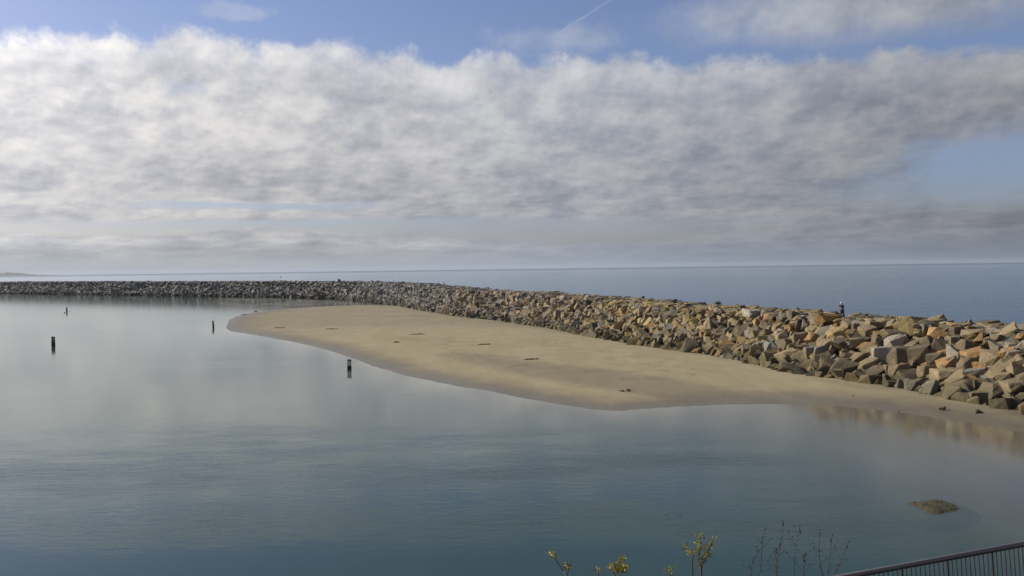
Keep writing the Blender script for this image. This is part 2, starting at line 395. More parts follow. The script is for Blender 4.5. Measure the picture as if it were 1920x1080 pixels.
# ------------------------------------------------------------------ water
def water_material(name, ocean):
    M = bpy.data.materials.new(name); M.use_nodes = True; t = M.node_tree; t.nodes.clear()
    p = wpos(t); x, y, z = sep(t, p)
    dist = (x*x+y*y)._m('SQRT')
    out = t.nodes.new('ShaderNodeOutputMaterial')
    g = t.nodes.new('ShaderNodeBsdfGlossy'); g.distribution = 'GGX'
    g.inputs['Color'].default_value = (.97, 1, .975, 1)
    geo = t.nodes.new('ShaderNodeNewGeometry'); dt = t.nodes.new('ShaderNodeVectorMath'); dt.operation = 'DOT_PRODUCT'
    t.links.new(geo.outputs['Incoming'], dt.inputs[0]); t.links.new(geo.outputs['True Normal'], dt.inputs[1])
    fres = ((1.0-N(t, dt.outputs['Value'])._m('ABSOLUTE')).sat()._m('POWER', 5.2))*.975+.02      # same both ways through the surface
    df = t.nodes.new('ShaderNodeBsdfDiffuse')
    mix = t.nodes.new('ShaderNodeMixShader')
    if ocean:
        w = nz(t, comb(t, x*.35, y*.9), .55, 6, .62, .6); w2 = nz(t, comb(t, x, y*1.3), .06, 5, .6)
        patch = nz(t, comb(t, x*.0016, y*.006), 1.0, 4, .55)
        h = w*.5 + w2*2.0
        st = patch.sm(.3, .7)*.45 + .35
        bn = t.nodes.new('ShaderNodeBump'); bn.inputs['Distance'].default_value = .9
        t.links.new(h.k, bn.inputs['Height']); t.links.new(((st+dist.sm(500, 200)*.5)*dist.sm(3000, 300)+.03).k, bn.inputs['Strength'])
        g.inputs['Roughness'].default_value = .2
        w3 = nz(t, comb(t, x*.02, y*.07), 1.0, 5, .7)
        t.links.new((patch.sm(.3, .7)*.07+w3.sm(.42, .62)*.16+.09+dist.sm(3500, 14000)*.16).k, g.inputs['Roughness'])
        df.inputs['Color'].default_value = (.030, .072, .092, 1)
        g.inputs['Color'].default_value = (.93, .98, .97, 1)
        t.links.new(df.outputs[0], mix.inputs[1])
        gl = .92-dist.sm(4500, 8000)*.38-w3.sm(.45, .6)*.09*dist.sm(1500, 500)
        fac = fres*gl
    else:
        dp = attr(t, 'depth')
        big = nz(t, comb(t, x*.02, y*.045), 1.0, 4, .55, .6)
        band = (y + (big-.5)*22 + (x*.12))             # breeze ripples in a band across the near lagoon
        amp = band.sm(35, 44)*band.sm(78, 50)*x.sm(26, 8)*(nz(t, comb(t, x*.06, y*.16, 4.0), 1.0, 3, .6).sm(.36, .66)*.52+.05) + big.sm(.55, .68)*.15 + .03*x.sm(30,10)+.015
        amp = amp*dist.sm(330, 90) + .008
        shel = dp.sm(.03, .6)                            # glassy over the shallows
        w = nz(t, comb(t, x*.55+y*.10, y*1.5), 1.35, 5, .58, .8)
        w2 = nz(t, comb(t, x*.8, y*1.8), 4.5, 3, .5, .5)
        wv = t.nodes.new('ShaderNodeTexWave'); wv.inputs['Scale'].default_value = .42; wv.inputs['Distortion'].default_value = 5.5
        wv.inputs['Detail'].default_value = 3; wv.inputs['Detail Scale'].default_value = .8; wv.bands_direction = 'Y'
        t.links.new(comb(t, x*.25, y, 0).k, wv.inputs['Vector'])
        h = w*.75 + w2*.22 + N(t, wv.outputs['Fac'])*.03
        bn = t.nodes.new('ShaderNodeBump'); bn.inputs['Distance'].default_value = .11
        t.links.new(h.k, bn.inputs['Height']); t.links.new((amp*(shel*.85+.15)).k, bn.inputs['Strength'])
        t.links.new((dist.sm(40, 350)*.05+.03+x.sm(12, 24)*dist.sm(95, 80)*.075).k, g.inputs['Roughness'])
        c = mixc(t, nz(t, p, .03, 3, .5).sm(.3, .7), (.026, .054, .038), (.032, .062, .043))
        t.links.new(c.k, df.inputs['Color'])
        tr = t.nodes.new('ShaderNodeBsdfTransparent')
        t.links.new(mixc(t, dp.sm(0, .8), (.98, .98, .96), (.55, .72, .68)).k, tr.inputs[0])
        body = t.nodes.new('ShaderNodeMixShader')
        t.links.new((1.0-((dp*-1.9)._m('EXPONENT'))).sat().k, body.inputs[0])
        t.links.new(tr.outputs[0], body.inputs[1]); t.links.new(df.outputs[0], body.inputs[2])
        t.links.new(body.outputs[0], mix.inputs[1])
        fac = fres
    t.links.new(bn.outputs[0], g.inputs['Normal'])
    t.links.new(fac.k, mix.inputs[0]); t.links.new(g.outputs[0], mix.inputs[2])
    t.links.new(mix.outputs[0], out.inputs[0])
    return M
wx, wy = polar(-88, 88, 500, 6, 60000, 560)
dep = -ground_z(np.clip(wx, -900, 900), np.clip(wy, -900, 1200))
Tw, Sw = wall_coords(wx, wy)
mid = RUN+TOPW/2
fc = (Sw[:-1, :-1]+Sw[1:, 1:])/2
me, used = grid_mesh('lagoon', wx, wy, wx*0, keep=fc <= mid)
fattr(me, 'depth', np.clip(dep.ravel()[used], 0, 3))
tag(link('lagoon_water', me, water_material('lagoon_water', False)), kind='structure')
me, used = grid_mesh('sea', wx, wy, wx*0, keep=fc > mid)
tag(link('sea_water', me, water_material('sea_water', True)), kind='structure')

# ------------------------------------------------------------------ breakwater
def rock_material():
    M, t, b = mat('quarry_stone', rough=.9, spec=.25)
    c = attr(t, 'tint', 'Color')
    to = t.nodes.new('ShaderNodeTexCoord')
    p = wpos(t); x, y, z = sep(t, p)
    n1 = nz(t, p, .9, 5, .6, .4); n2 = nz(t, p, 4.5, 6, .65); n3 = nz(t, p, 18, 4, .6)
    col = mixc(t, n1.sm(.50, .68)*.45, c, (.32, .21, .095))          # iron staining
    col = mixc(t, n2.sm(.52, .72)*.5, col, (.095, .085, .06))
    col = mixc(t, n3.sm(.62, .75)*.25, col, (.42, .38, .31))
    vo = t.nodes.new('ShaderNodeTexVoronoi'); vo.feature = 'DISTANCE_TO_EDGE'; vo.inputs['Scale'].default_value = 1.1
    t.links.new((nz(t, p, .8, 3, .5, 0, 1)).k, vo.inputs['Vector'])
    weed = (z+(n1-.5)*1.4).sm(1.9, .7)                              # algae band of the high-water mark
    col = mixc(t, weed*.65, col, (.085, .078, .04))
    t.links.new(col.k, b.inputs['Base Color'])
    h = n1*.7 + n2*.45 + n3*.10
    bump(t, b, h, 1.0, .36)
    return M
ROCK = rock_material()
R = random.Random(11)
def proto_rock(seed, detail):
    r = random.Random(seed); bm = bmesh.new()
    if seed % 3 == 1:
        for i in range(r.choice((8, 9, 11))):
            d = Vector((r.gauss(0, 1), r.gauss(0, 1), r.gauss(0, 1))).normalized(); bm.verts.new(d*r.uniform(.8, 1.1))
    for sx in (-1, 1) if seed % 3 != 1 else ():
        for sy in (-1, 1):
            for sz in (-1, 1):
                k = r.uniform(.58, 1.0)
                bm.verts.new((sx*k*r.uniform(.6, 1), sy*k*r.uniform(.6, 1), sz*k*r.uniform(.55, 1)))
    for i in range(r.choice((2, 3, 4, 5)) if seed % 3 != 1 else 0):
        d = Vector((r.gauss(0, 1), r.gauss(0, 1), r.gauss(0, 1))).normalized()
        bm.verts.new(d*r.uniform(.85, 1.15))
    res = bmesh.ops.convex_hull(bm, input=bm.verts)
    bmesh.ops.delete(bm, geom=[g for g in res['geom_interior'] if isinstance(g, bmesh.types.BMVert)], context='VERTS')
    bmesh.ops.dissolve_limit(bm, angle_limit=rad(9), verts=bm.verts, edges=bm.edges)
    if detail >= 1:
        bmesh.ops.bevel(bm, geom=list(bm.edges), offset=.03, segments=1, affect='EDGES')
    bmesh.ops.triangulate(bm, faces=bm.faces)
    if detail >= 2:
        bmesh.ops.subdivide_edges(bm, edges=[e for e in bm.edges if e.calc_length() > .35], cuts=2, use_grid_fill=True)
        bmesh.ops.triangulate(bm, faces=bm.faces)
        bm.normal_update()
        off = Vector((seed*3.1, seed*1.7, 0))
        for vt in bm.verts:
            vt.co += vt.normal*(mnoise.noise(vt.co*1.6+off)*.07 + mnoise.noise(vt.co*5.5+off)*.03)
    bm.verts.ensure_lookup_table()
    V_ = np.array([vt.co[:] for vt in bm.verts]); Fc = np.array([[l.index for l in f.verts] for f in bm.faces])
    bm.free(); V_ = V_ @ np.array(Matrix.Rotation(r.uniform(-.9, .9), 3, Vector((r.gauss(0, 1), r.gauss(0, 1), r.gauss(0, 1))).normalized()))
    V_ -= (V_.max(0)+V_.min(0))/2; V_ /= np.abs(V_).max(0)
    return V_, Fc
PR_HI = [proto_rock(s, 2) for s in range(26)]
PR_MD = [proto_rock(s+100, 1) for s in range(18)]
PR_LO = [proto_rock(s+200, 0) for s in range(18)]
TINT = {'tan': (.30, .235, .135), 'orange': (.36, .225, .095), 'golden': (.35, .265, .115), 'grey': (.225, .21, .165),
        'brown': (.165, .135, .085), 'pale': (.34, .30, .235)}
def tri_mesh(name, V_, Fc, tint):
    me = bpy.data.meshes.new(name)
    me.vertices.add(len(V_)); me.vertices.foreach_set('co', V_.ravel())
    me.loops.add(Fc.size); me.loops.foreach_set('vertex_index', Fc.ravel().astype(np.int32))
    me.polygons.add(len(Fc)); me.polygons.foreach_set('loop_start', np.arange(0, Fc.size, 3, dtype=np.int32))
    me.update(calc_edges=True)
    me.polygons.foreach_set('use_smooth', [False]*len(me.polygons))
    a = me.color_attributes.new('tint', 'FLOAT_COLOR', 'POINT')
    tint = np.asarray(tint, np.float32)
    if tint.ndim == 1: tint = np.repeat(tint[None], len(V_), 0)
    a.data.foreach_set('color', np.c_[tint, np.ones(len(tint), np.float32)].ravel())
    me.materials.append(ROCK)
    return me
# mound under the boulders
off = [(-3, -1.2), (0, -.5), (2, None), (RUN, None), (RUN+TOPW, None), (RUN+TOPW+BACK*.6, None), (RUN+TOPW+BACK+6, -4.5)]
S_ = np.concatenate([np.linspace(-3, RUN+TOPW+BACK+6, 26)])
idx = np.arange(0, len(pth), 2)
mx = pth[idx][:, 0][:, None]+nrm[idx][:, 0][:, None]*S_[None]; my = pth[idx][:, 1][:, None]+nrm[idx][:, 1][:, None]*S_[None]
mz = np.where(S_[None] < 0, S_[None]*.3, wall_h(idx[:, None]+0*S_[None].astype(int), S_[None]+0*idx[:, None]))-1.5
mz += (np.random.RandomState(3).rand(*mz.shape)-.5)*.5
me, used = grid_mesh('mound', mx, my, mz)
cm, ct, cb = mat('rubble_core', (.12, .10, .075), .95)
cn = nz(ct, wpos(ct), 1.6, 5, .65)
ct.links.new(mixc(ct, cn.sm(.35, .65), (.03, .026, .02), (.08, .065, .048)).k, cb.inputs['Base Color'])  # near-black tones stand in for contact shade in the gaps between boulders
bump(ct, cb, cn, 1, .6)
tag(link('breakwater_mound', me, cm), kind='structure')

def surf_hit(px, py):
    """march a view ray onto the breakwater's surface (or the sand in front)"""
    d = ray(px, py); ts = np.arange(50, 420, .5)
    xs = d.x*ts; ys = d.y*ts; zs = CAMH+d.z*ts
    T_, s_ = wall_coords(xs, ys)
    h = np.where(s_ > 0, wall_h(T_, s_), .3)
    k = np.argmax(zs <= h)
    if zs[k] > h[k]:                                       # grazes the crest: take the closest approach
        k = np.argmin(np.where(s_ > 0, zs-h, 99))
    return Vector((xs[k], ys[k], zs[k])), int(T_[k]), float(s_[k]), float(ts[k])
rocks = []      # dict(pos, basis rows, size, tint name, traced)
def view_basis(ang):
    d = Vector((_f.x, _f.y, 0)).normalized()
    a = rad(-ang); ex = _r0*math.cos(a) + Vector((0, 0, 1))*math.sin(a); ez = Vector((0, 0, 1))*math.cos(a) - _r0*math.sin(a)
    return ex, Vector((0, 1, 0)), ez
def traced(lst, x0, y0, k):
    for (cx, cy, w, h, ang, c) in lst:
        px, py = x0+cx/k, y0+cy/k
        pos, T_, s_, dep_ = surf_hit(px, py)
        sc = dep_/F_PX
        W_, H_ = w/k*sc/2*1.34, h/k*sc/2*1.34
        D_ = max(.42, (W_+H_)/2*R.uniform(.9, 1.15))
        n_ = Vector((-nrm[T_][0], -nrm[T_][1], 0))
        ex, ey, ez = view_basis(ang)
        tw = Matrix.Rotation(rad(R.uniform(-14, 14)), 3, Vector((0, 0, 1)))
        ex, ey, ez = tw@ex, tw@ey, tw@ez
        pos = pos + ray(px, py).normalized()*D_*.45
        rocks.append(dict(p=pos, b=(ex, ey, ez), s=(W_, D_, H_), c=c, T=T_, sw=s_, tr=True, px=px, py=py, w=w/k))
T_, O_, G_, B_c, P_, Y_ = 'tan', 'orange', 'grey', 'brown', 'pale', 'golden'
ZB = [(65,165,110,80,-25,T_),(205,170,170,165,0,Y_),(330,112,220,60,5,T_),(90,235,200,70,3,T_),(430,135,230,60,-25,T_),(395,215,80,110,0,B_c),(550,175,130,60,0,B_c),(540,240,215,120,5,O_),(625,205,75,120,0,O_),(700,215,110,100,0,B_c),(800,165,140,110,0,T_),(860,235,190,70,0,T_),(1050,210,170,95,0,T_),(1190,245,210,110,-25,T_),(935,155,100,60,0,B_c),
(100,350,140,150,-30,P_),(210,300,70,90,0,T_),(285,372,180,115,-15,T_),(410,325,120,125,0,B_c),(560,385,200,190,25,B_c),(622,320,90,90,-30,T_),(670,325,90,120,0,B_c),(790,365,140,110,10,B_c),(820,275,140,70,0,Y_),(920,303,120,85,-25,O_),(1005,335,120,90,0,T_),(885,440,215,115,-5,O_),(850,505,190,65,15,B_c),(1080,385,80,155,-15,P_),(1190,445,145,110,-15,O_),(1230,335,140,125,0,G_),(1310,350,110,150,0,G_),
(165,480,195,190,0,B_c),(335,485,190,230,0,B_c),(475,495,140,120,0,B_c),(590,530,140,105,-15,O_),(685,460,120,190,0,P_),(830,545,215,135,15,B_c),(1030,500,175,185,15,T_),(880,622,215,95,-8,G_),(1110,585,250,95,-28,T_),(1275,575,120,155,10,T_),(410,612,200,125,-10,T_),(620,632,260,115,5,T_),(140,600,210,130,0,T_),(230,672,190,145,0,B_c),(30,620,100,130,0,B_c),(370,722,170,100,-15,B_c),(490,735,160,85,0,B_c),(690,690,230,95,-30,T_),(700,765,225,120,-20,T_),(930,705,230,85,3,B_c),(840,800,230,150,-20,B_c),(925,862,215,140,0,T_),(1060,802,160,185,20,B_c),(1140,682,130,115,0,T_),(1240,742,180,115,0,T_),(1235,862,190,110,-15,T_)]
ZA = [(550,150,110,70,-10,T_),(290,180,75,95,0,T_),(220,190,100,95,0,G_),(360,210,100,100,0,B_c),(430,215,65,115,10,T_),(490,210,65,130,15,T_),(550,240,120,150,0,B_c),(330,138,160,40,0,T_),(700,155,120,45,0,B_c),(815,165,42,85,0,T_),(690,215,160,65,0,T_),(600,280,85,110,-15,Y_),(635,340,90,150,0,B_c),(815,255,140,130,15,T_),(705,340,85,150,0,G_),(990,265,75,140,0,T_),(920,240,150,60,0,T_),(1060,228,100,70,0,B_c),(1140,295,200,80,-12,Y_),(1085,335,100,85,0,O_),(1300,235,180,90,-20,T_),(1385,255,140,110,-20,B_c),(1530,280,225,130,0,B_c),(1215,345,140,130,20,T_),(1330,355,130,120,0,B_c),(1080,440,210,135,-25,Y_),(850,390,190,105,-30,T_),(950,412,140,105,-30,G_),(280,272,105,85,0,O_),(310,335,150,85,-25,G_),(150,290,150,95,-20,O_),(60,240,130,85,-10,T_),(25,130,60,80,0,T_),(420,340,180,85,-15,Y_),(525,380,105,115,0,O_),(385,415,90,75,-20,P_),(130,430,160,105,-10,Y_),(260,412,170,85,0,B_c),(55,420,65,135,-15,T_),
(430,480,160,150,-30,T_),(480,560,160,130,0,B_c),(660,480,180,135,0,T_),(800,500,180,135,20,O_),(560,582,120,110,0,T_),(680,595,170,85,0,B_c),(930,557,140,125,0,T_),(1130,580,210,165,0,B_c),(1250,450,130,120,0,T_),(1300,540,160,125,0,T_),(1450,400,180,155,0,T_),(1580,412,140,105,0,T_),(1550,512,100,115,0,B_c),(1470,622,175,180,0,T_),(1605,700,210,215,0,P_),(50,560,120,125,0,Y_),(160,580,120,115,0,G_),(280,582,140,115,0,G_),(60,672,160,95,0,O_),(140,692,90,120,0,B_c),(290,682,225,130,-15,T_),(490,692,205,115,-15,T_),(640,702,170,125,-25,T_),(770,642,140,130,0,G_),(360,742,130,90,0,B_c),(550,852,285,145,5,B_c),(760,822,210,170,0,T_),(920,740,200,180,0,T_),(985,830,215,205,0,T_),(1150,832,280,190,0,B_c),(890,640,150,120,0,G_),(1340,722,205,135,-25,T_),(1220,692,160,85,0,B_c),(1440,812,205,120,-30,T_),(1560,882,235,140,-15,B_c),(1320,902,135,60,15,T_)]
traced(ZB, 1660, 580, 5.142); traced(ZA, 1400, 560, 6.354)

# random fill over the rest of the wall
def fill():
    out = []; taken = {}
    def ok(t_, s_, r_):
        a, b = int(t_//2), int(s_//2)
        for i in (-1, 0, 1):
            for j in (-1, 0, 1):
                for (t2, s2, r2) in taken.get((a+i, b+j), ()):
                    if (t_-t2)**2+(s_-s2)**2 < (min(r_, r2)*.9+.35*max(r_, r2))**2: return False
        return True
    def put(t_, s_, r_): taken.setdefault((int(t_//2), int(s_//2)), []).append((t_, s_, r_))
    for k in rocks: put(k['T'], k['sw'], max(k['s'])*.75)
    L_ = len(pth)-2
    for t0 in range(0, L_, 4):
        dist = PD[t0]
        size = np.interp(dist, [60, 130, 250, 600], [1.45, 1.30, 1.45, 1.9])
        n_try = int(np.interp(dist, [60, 300, 650], [900, 620, 380]))
        smax = RUN+TOPW+(6 if dist < 260 else 2)
        for _ in range(n_try):
            tt = t0+R.random()*4; s_ = R.uniform(-.4, smax)
            r_ = size*.5*math.exp(R.gauss(0, .30)); r_ = min(r_, 1.35)
            if not ok(tt, s_, r_): continue
            put(tt, s_, r_); out.append((tt, s_, r_))
    return out
lap = fill()
for (tt, s_, r_) in lap:
    i = int(tt); fr_ = tt-i
    r_ *= 1.12
    b = pth[i]*(1-fr_)+pth[i+1]*fr_; n_ = nrm[i]
    x = b[0]+n_[0]*s_; y = b[1]+n_[1]*s_
    z = float(wall_h(np.array(i), np.array(s_))) - r_*(.75 if PD[i] < 112 and s_ < RUN else .15) + (.12 if s_ > RUN-.5 else 0)
    if s_ < .5: z = .0+r_*.25
    ax = Vector((R.gauss(0, 1), R.gauss(0, 1), R.gauss(0, 1))).normalized()
    rot = Matrix.Rotation(R.uniform(0, 6.28), 3, ax)
    # long axes lie roughly in the slope
    if R.random() < .6: rot = Matrix.Rotation(R.uniform(0, 6.28), 3, 'Z') @ Matrix.Rotation(R.gauss(0, .5), 3, 'X') @ Matrix.Rotation(R.gauss(0, .5), 3, 'Y')
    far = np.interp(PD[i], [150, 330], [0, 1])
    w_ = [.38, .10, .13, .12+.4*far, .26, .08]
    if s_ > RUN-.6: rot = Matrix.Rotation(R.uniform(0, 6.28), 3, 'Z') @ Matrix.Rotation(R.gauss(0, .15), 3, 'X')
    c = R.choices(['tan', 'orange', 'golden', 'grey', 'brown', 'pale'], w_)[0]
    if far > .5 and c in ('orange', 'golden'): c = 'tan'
    pr = proj((x, y, z))
    if abs(pr[0]-1580) < 15 and pr[1] < 601 and PD[i] < 130: continue
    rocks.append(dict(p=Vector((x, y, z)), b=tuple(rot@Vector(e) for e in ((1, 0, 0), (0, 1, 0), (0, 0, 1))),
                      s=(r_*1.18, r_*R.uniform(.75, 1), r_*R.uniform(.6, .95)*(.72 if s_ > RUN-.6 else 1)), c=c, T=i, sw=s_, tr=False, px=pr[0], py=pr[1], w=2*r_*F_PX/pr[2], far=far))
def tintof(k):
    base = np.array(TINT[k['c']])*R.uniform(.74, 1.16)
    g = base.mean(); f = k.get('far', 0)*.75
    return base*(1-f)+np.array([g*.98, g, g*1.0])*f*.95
def world_verts(k, prs, local=False):
    V_, Fc = prs[R.randrange(len(prs))]
    M_ = np.array([k['b'][j][:] for j in range(3)]).T * np.array(k['s'])[None]
    Q = V_@M_.T
    if not local: Q = Q+np.array(k['p'][:])
    return Q, Fc
# the 300 boulders that show largest
vis = [k for k in rocks if -10 < k['px'] < 1935 and 480 < k['py'] < 1080 and k['sw'] < RUN+4.5]
vis.sort(key=lambda k: -(k['w']+(100 if k['tr'] else 0)))
near = vis[:298]; nid = {id(k) for k in near}
rest = [k for k in rocks if id(k) not in nid]
def zone(px):
    for lim, s in ((1275, 'farthest left of the walker'), (1400, 'well left of the walker'), (1480, 'left of the walker'), (1545, 'just left of the walker'), (1610, 'below the walker'), (1670, 'just right of the walker'),
                   (1730, 'right of the walker'), (1790, 'near the right end'), (1850, 'close to the right edge')):
        if px < lim: return s
    return 'at the right edge'
def row(k):
    s = k['sw']
    return 'at wall foot' if s < 1.3 else 'low on slope' if s < 3.2 else 'mid slope' if s < 5.2 else 'high on slope' if s < RUN-.2 else 'on crest'
cls = {}
for k in near:
    w, _, h = k['s']
    k['shape'] = ('big ' if w+h > 2.3 else 'small ' if w+h < 1.25 else '')
    cls.setdefault((k['shape'], k['c'], row(k), zone(k['px'])), []).append(k)
NUM = ['', 'first', 'second', 'third', 'fourth', 'fifth', 'sixth', 'seventh', 'eighth', 'ninth', 'tenth', 'eleventh', 'twelfth']
for (sh, c, rw, zn), ks in cls.items():
    ks.sort(key=lambda k: k['px'])
    for i, k in enumerate(ks):
        if len(ks) == 1: lab = f"{sh}{c} boulder {rw} of breakwater, {zn}"
        else: lab = f"{NUM[i+1]} from left among {sh}{c} boulders {rw.replace('of the','of')}, {zn}"
        Q, Fc = world_verts(k, PR_HI, local=True)
        o = link('boulder', tri_mesh('boulder', Q, Fc, tintof(k)))
        o.location = k['p']
        tag(o, lab, 'boulder', 'boulders of the breakwater')
Vs, Fs, Cs, n0 = [], [], [], 0
for k in rest:
    d = k['p'].length
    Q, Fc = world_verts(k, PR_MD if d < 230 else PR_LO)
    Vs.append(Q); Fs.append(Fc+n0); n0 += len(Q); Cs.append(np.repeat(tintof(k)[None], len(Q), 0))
o = link('boulder_pile', tri_mesh('boulder_pile', np.concatenate(Vs), np.concatenate(Fs), np.concatenate(Cs)))
tag(o, 'long far stretch of piled boulders running out along the breakwater', 'boulders', kind='stuff')
print('rocks', len(rocks), 'near', len(near), 'minpx', near[-1]['w'])

# loose stones on the sand and the dark rocks on the crest
def loose(px, py, w, h, c, label, z=None, group=None, lift=.25, name='stone', prs=PR_HI, ang=0, cat='stone', tint=None):
    if z is None:
        p = unproj(px, py, .2); zz = float(ground_z(np.array([p.x]), np.array([p.y]))[0]); p = unproj(px, py, zz)
    else: p = unproj(px, py, z); zz = z
    sc = (p-CAM).dot(_f)/F_PX
    k = dict(p=Vector((p.x, p.y, zz+h*sc*lift)), b=view_basis(ang), s=(w*sc/2, w*sc/2*.8, h*sc/2), c=c)
    Q, Fc = world_verts(k, prs, local=True)
    o = link(name, tri_mesh(name, Q, Fc, tint if tint else tintof(k))); o.location = k['p']
    return tag(o, label, cat, group)
gl = 'loose stones on the sand'
loose(1667, 725, 22, 15, 'brown', 'dark triangular stone alone on dry sand before the wall', group=gl)
loose(1768, 769, 15, 9, 'tan', 'small tan stone on wet sand below the right boulders', group=gl)
loose(1836, 774, 24, 8, 'brown', 'flat brown slab lying on wet sand near the right edge', group=gl)
loose(1861, 761, 15, 9, 'orange', 'small orange stone at the foot of the golden brown boulders', group=gl)
loose(1763, 733, 10, 8, 'pale', 'little pale stone at the foot of the boulder wall', group=gl)
loose(1915, 763, 10, 8, 'orange', 'orange stone at the right edge of the sand', group=gl)
loose(1178, 733.5, 8, 6, 'brown', 'small round dark stone on the grey sand by the lagoon edge', group=gl, tint=(.03, .028, .025))
loose(1166, 733.5, 9, 3, 'brown', 'thin flat dark stone beside the round one on grey sand', group=gl)
loose(1600, 743, 4, 3, 'brown', 'tiny dark pebble on sand under the big tan boulders', group=gl, tint=(.04, .035, .03))
loose(1685, 772, 4, 3, 'brown', 'tiny dark pebble on the wet sand sheen', group=gl, tint=(.04, .035, .03))
loose(883.5, 596.5, 3.2, 5, 'brown', 'left of two small black lumps at the toe of the wall', group=gl, tint=(.015, .015, .014), prs=PR_MD)  # pair of small near-black lumps
loose(888, 596.5, 3.2, 4.5, 'brown', 'right of two small black lumps at the toe of the wall', group=gl, tint=(.015, .015, .014), prs=PR_MD)
gc = 'dark rocks on the crest'
def crest_rock(px, py, w, h, label, dark=(.035, .034, .032)):
    pos, T_, s_, dep_ = surf_hit(px, py+h/2)
    sc = dep_/F_PX
    k = dict(p=pos+Vector((0, 0, h*sc*.30)), b=view_basis(R.uniform(-6, 6)), s=(w*sc/2, w*sc/2*.8, h*sc/2), c='brown')
    Q, Fc = world_verts(k, PR_MD, local=True)
    o = link('crest_rock', tri_mesh('crest_rock', Q, Fc, dark)); o.location = k['p']
    tag(o, label, 'rock', gc)
crest_rock(636, 525, 5.5, 5.5, 'black round rock standing up on the far breakwater crest')
crest_rock(1177, 557, 13, 5, 'long dark flat rock topping the crest mid picture', (.05, .05, .045))
crest_rock(1206, 557, 6, 7, 'stubby black rock on the crest right of the flat one', (.03, .03, .028))
crest_rock(1266, 562, 9, 4, 'dark flat rock on the crest left of the humped one', (.06, .06, .05))
crest_rock(1346, 567, 13, 7, 'humped dark rock breaking the crest line left of the person', (.06, .06, .052))
crest_rock(1512, 582, 13, 6, 'dark slab on the crest just left of the upright tan stone', (.07, .065, .055))

# weed scraps on the sand
wm, wt, wb = mat('dried_weed', (.05, .038, .018), .9)
wn = nz(wt, wpos(wt), 9, 4, .6); wt.links.new(mixc(wt, wn, (.025, .02, .01), (.10, .075, .035)).k, wb.inputs['Base Color'])
def weed(px, py, w, d, label):
    p = unproj(px, py, .3); p = unproj(px, py, float(ground_z(np.array([p.x]), np.array([p.y]))[0]))
    sc = (p-CAM).dot(_f)/F_PX; W_ = w*sc/2; D_ = d
    bm = bmesh.new(); rr = random.Random(int(px))
    for i in range(30):
        a = rr.uniform(0, 6.28); q_ = rr.random()**.5
        x, y = math.cos(a)*q_*W_, math.sin(a)*q_*D_*.7
        b2 = rr.uniform(-.5, .5); l = rr.uniform(.25, .6)
        tube(bm, [(x, y, rr.uniform(0, .04)), (x+l*.5, y+b2*.2, rr.uniform(.04, .14)), (x+l, y+b2*.5, rr.uniform(0, .05))], .035, .02, 4)
    o = bm_obj('seaweed_clump', bm, wm); o.location = p
    tag(o, label, 'seaweed', 'seaweed clumps stranded on the sandbar')
weed(780, 627, 34, 1.0, 'long dark seaweed streak lying on the middle of the sandbar')
weed(740, 642, 9, .6, 'small dark seaweed knot below the long streak on sand')
weed(620, 617, 26, .8, 'thin faint seaweed streak left of the middle of the sandbar')
weed(523, 615, 20, .8, 'leftmost thin seaweed streak on the sandbar tip')
weed(457, 590, 8, .9, 'seaweed speck on the far rounded tip of the sandbar')
weed(479, 584, 5, .8, 'tiny dark seaweed speck on the back edge of the sandbar')
weed(905, 646, 18, .5, 'dotted seaweed scraps on pale sand in mid sandbar')
weed(993, 674, 26, .5, 'brown seaweed smear at the top edge of the grey patch')

# ------------------------------------------------------------------ weed-covered shoal rock in the lagoon
def shoal():
    c = unproj(1752, 950, .0); sc = (c-CAM).dot(_f)/F_PX
    out = [(1704,943),(1716,941),(1722,944),(1735,939),(1752,937.5),(1770,940),(1786,946),(1797,954),(1789,958),(1772,960),(1760,964),(1748,964),(1738,959),(1725,953),(1712,948)]
    pts = np.array([unproj(x, y, 0)[:2] for x, y in out])-np.array(c[:2])
    NX, NY = 110, 130
    xs = np.linspace(pts[:, 0].min()-.8, pts[:, 0].max()+.8, NX); ys = np.linspace(pts[:, 1].min()-1.2, pts[:, 1].max()+1.2, NY)
    gx_, gy_ = np.meshgrid(xs, ys, indexing='ij')
    sd = sdist(pts, gx_, gy_).reshape(gx_.shape)
    z = np.zeros_like(sd)
    for i in range(NX):
        for j in range(NY):
            p_ = Vector((gx_[i, j], gy_[i, j], 0))
            n = mnoise.noise(p_*2.2)*.5+mnoise.noise(p_*6)*.3+mnoise.noise(p_*15)*.2
            s2 = sd[i, j]+n*.10
            z[i, j] = (.12*(1-math.exp(-max(s2, 0)*3.2)) + n*.09*min(1, max(s2*4, 0))) if s2 > 0 else max(s2*.28, -.9)+n*.02
    me, used = grid_mesh('shoal', gx_, gy_, z)
    M, t, b = mat('weedy_rock', rough=.75)
    p = wpos(t); n1 = nz(t, p, 3, 5, .6); n2 = nz(t, p, 14, 5, .7); n3 = nz(t, p, 40, 3, .6)
    col = mixc(t, n1.sm(.4, .62), (.085, .064, .020), (.05, .047, .016))
    col = mixc(t, n2.sm(.5, .66)*.8, col, (.018, .016, .008)); col = mixc(t, n3.sm(.70, .76)*.5, col, (.25, .22, .16))
    zz = sep(t, p)[2]
    col = mixc(t, (zz+(n1-.5)*.06).sm(-.015, -.08), col, mixc(t, n1, (.125, .10, .06), (.165, .132, .08)))
    t.links.new(col.k, b.inputs['Base Color']); bump(t, b, n2+n3*.4, 1, .09)
    o = link('shoal_rock', me, M); o.location = (c.x, c.y, .015)
    tag(o, 'low weed covered brown rock awash in the near lagoon', 'rock')
shoal()
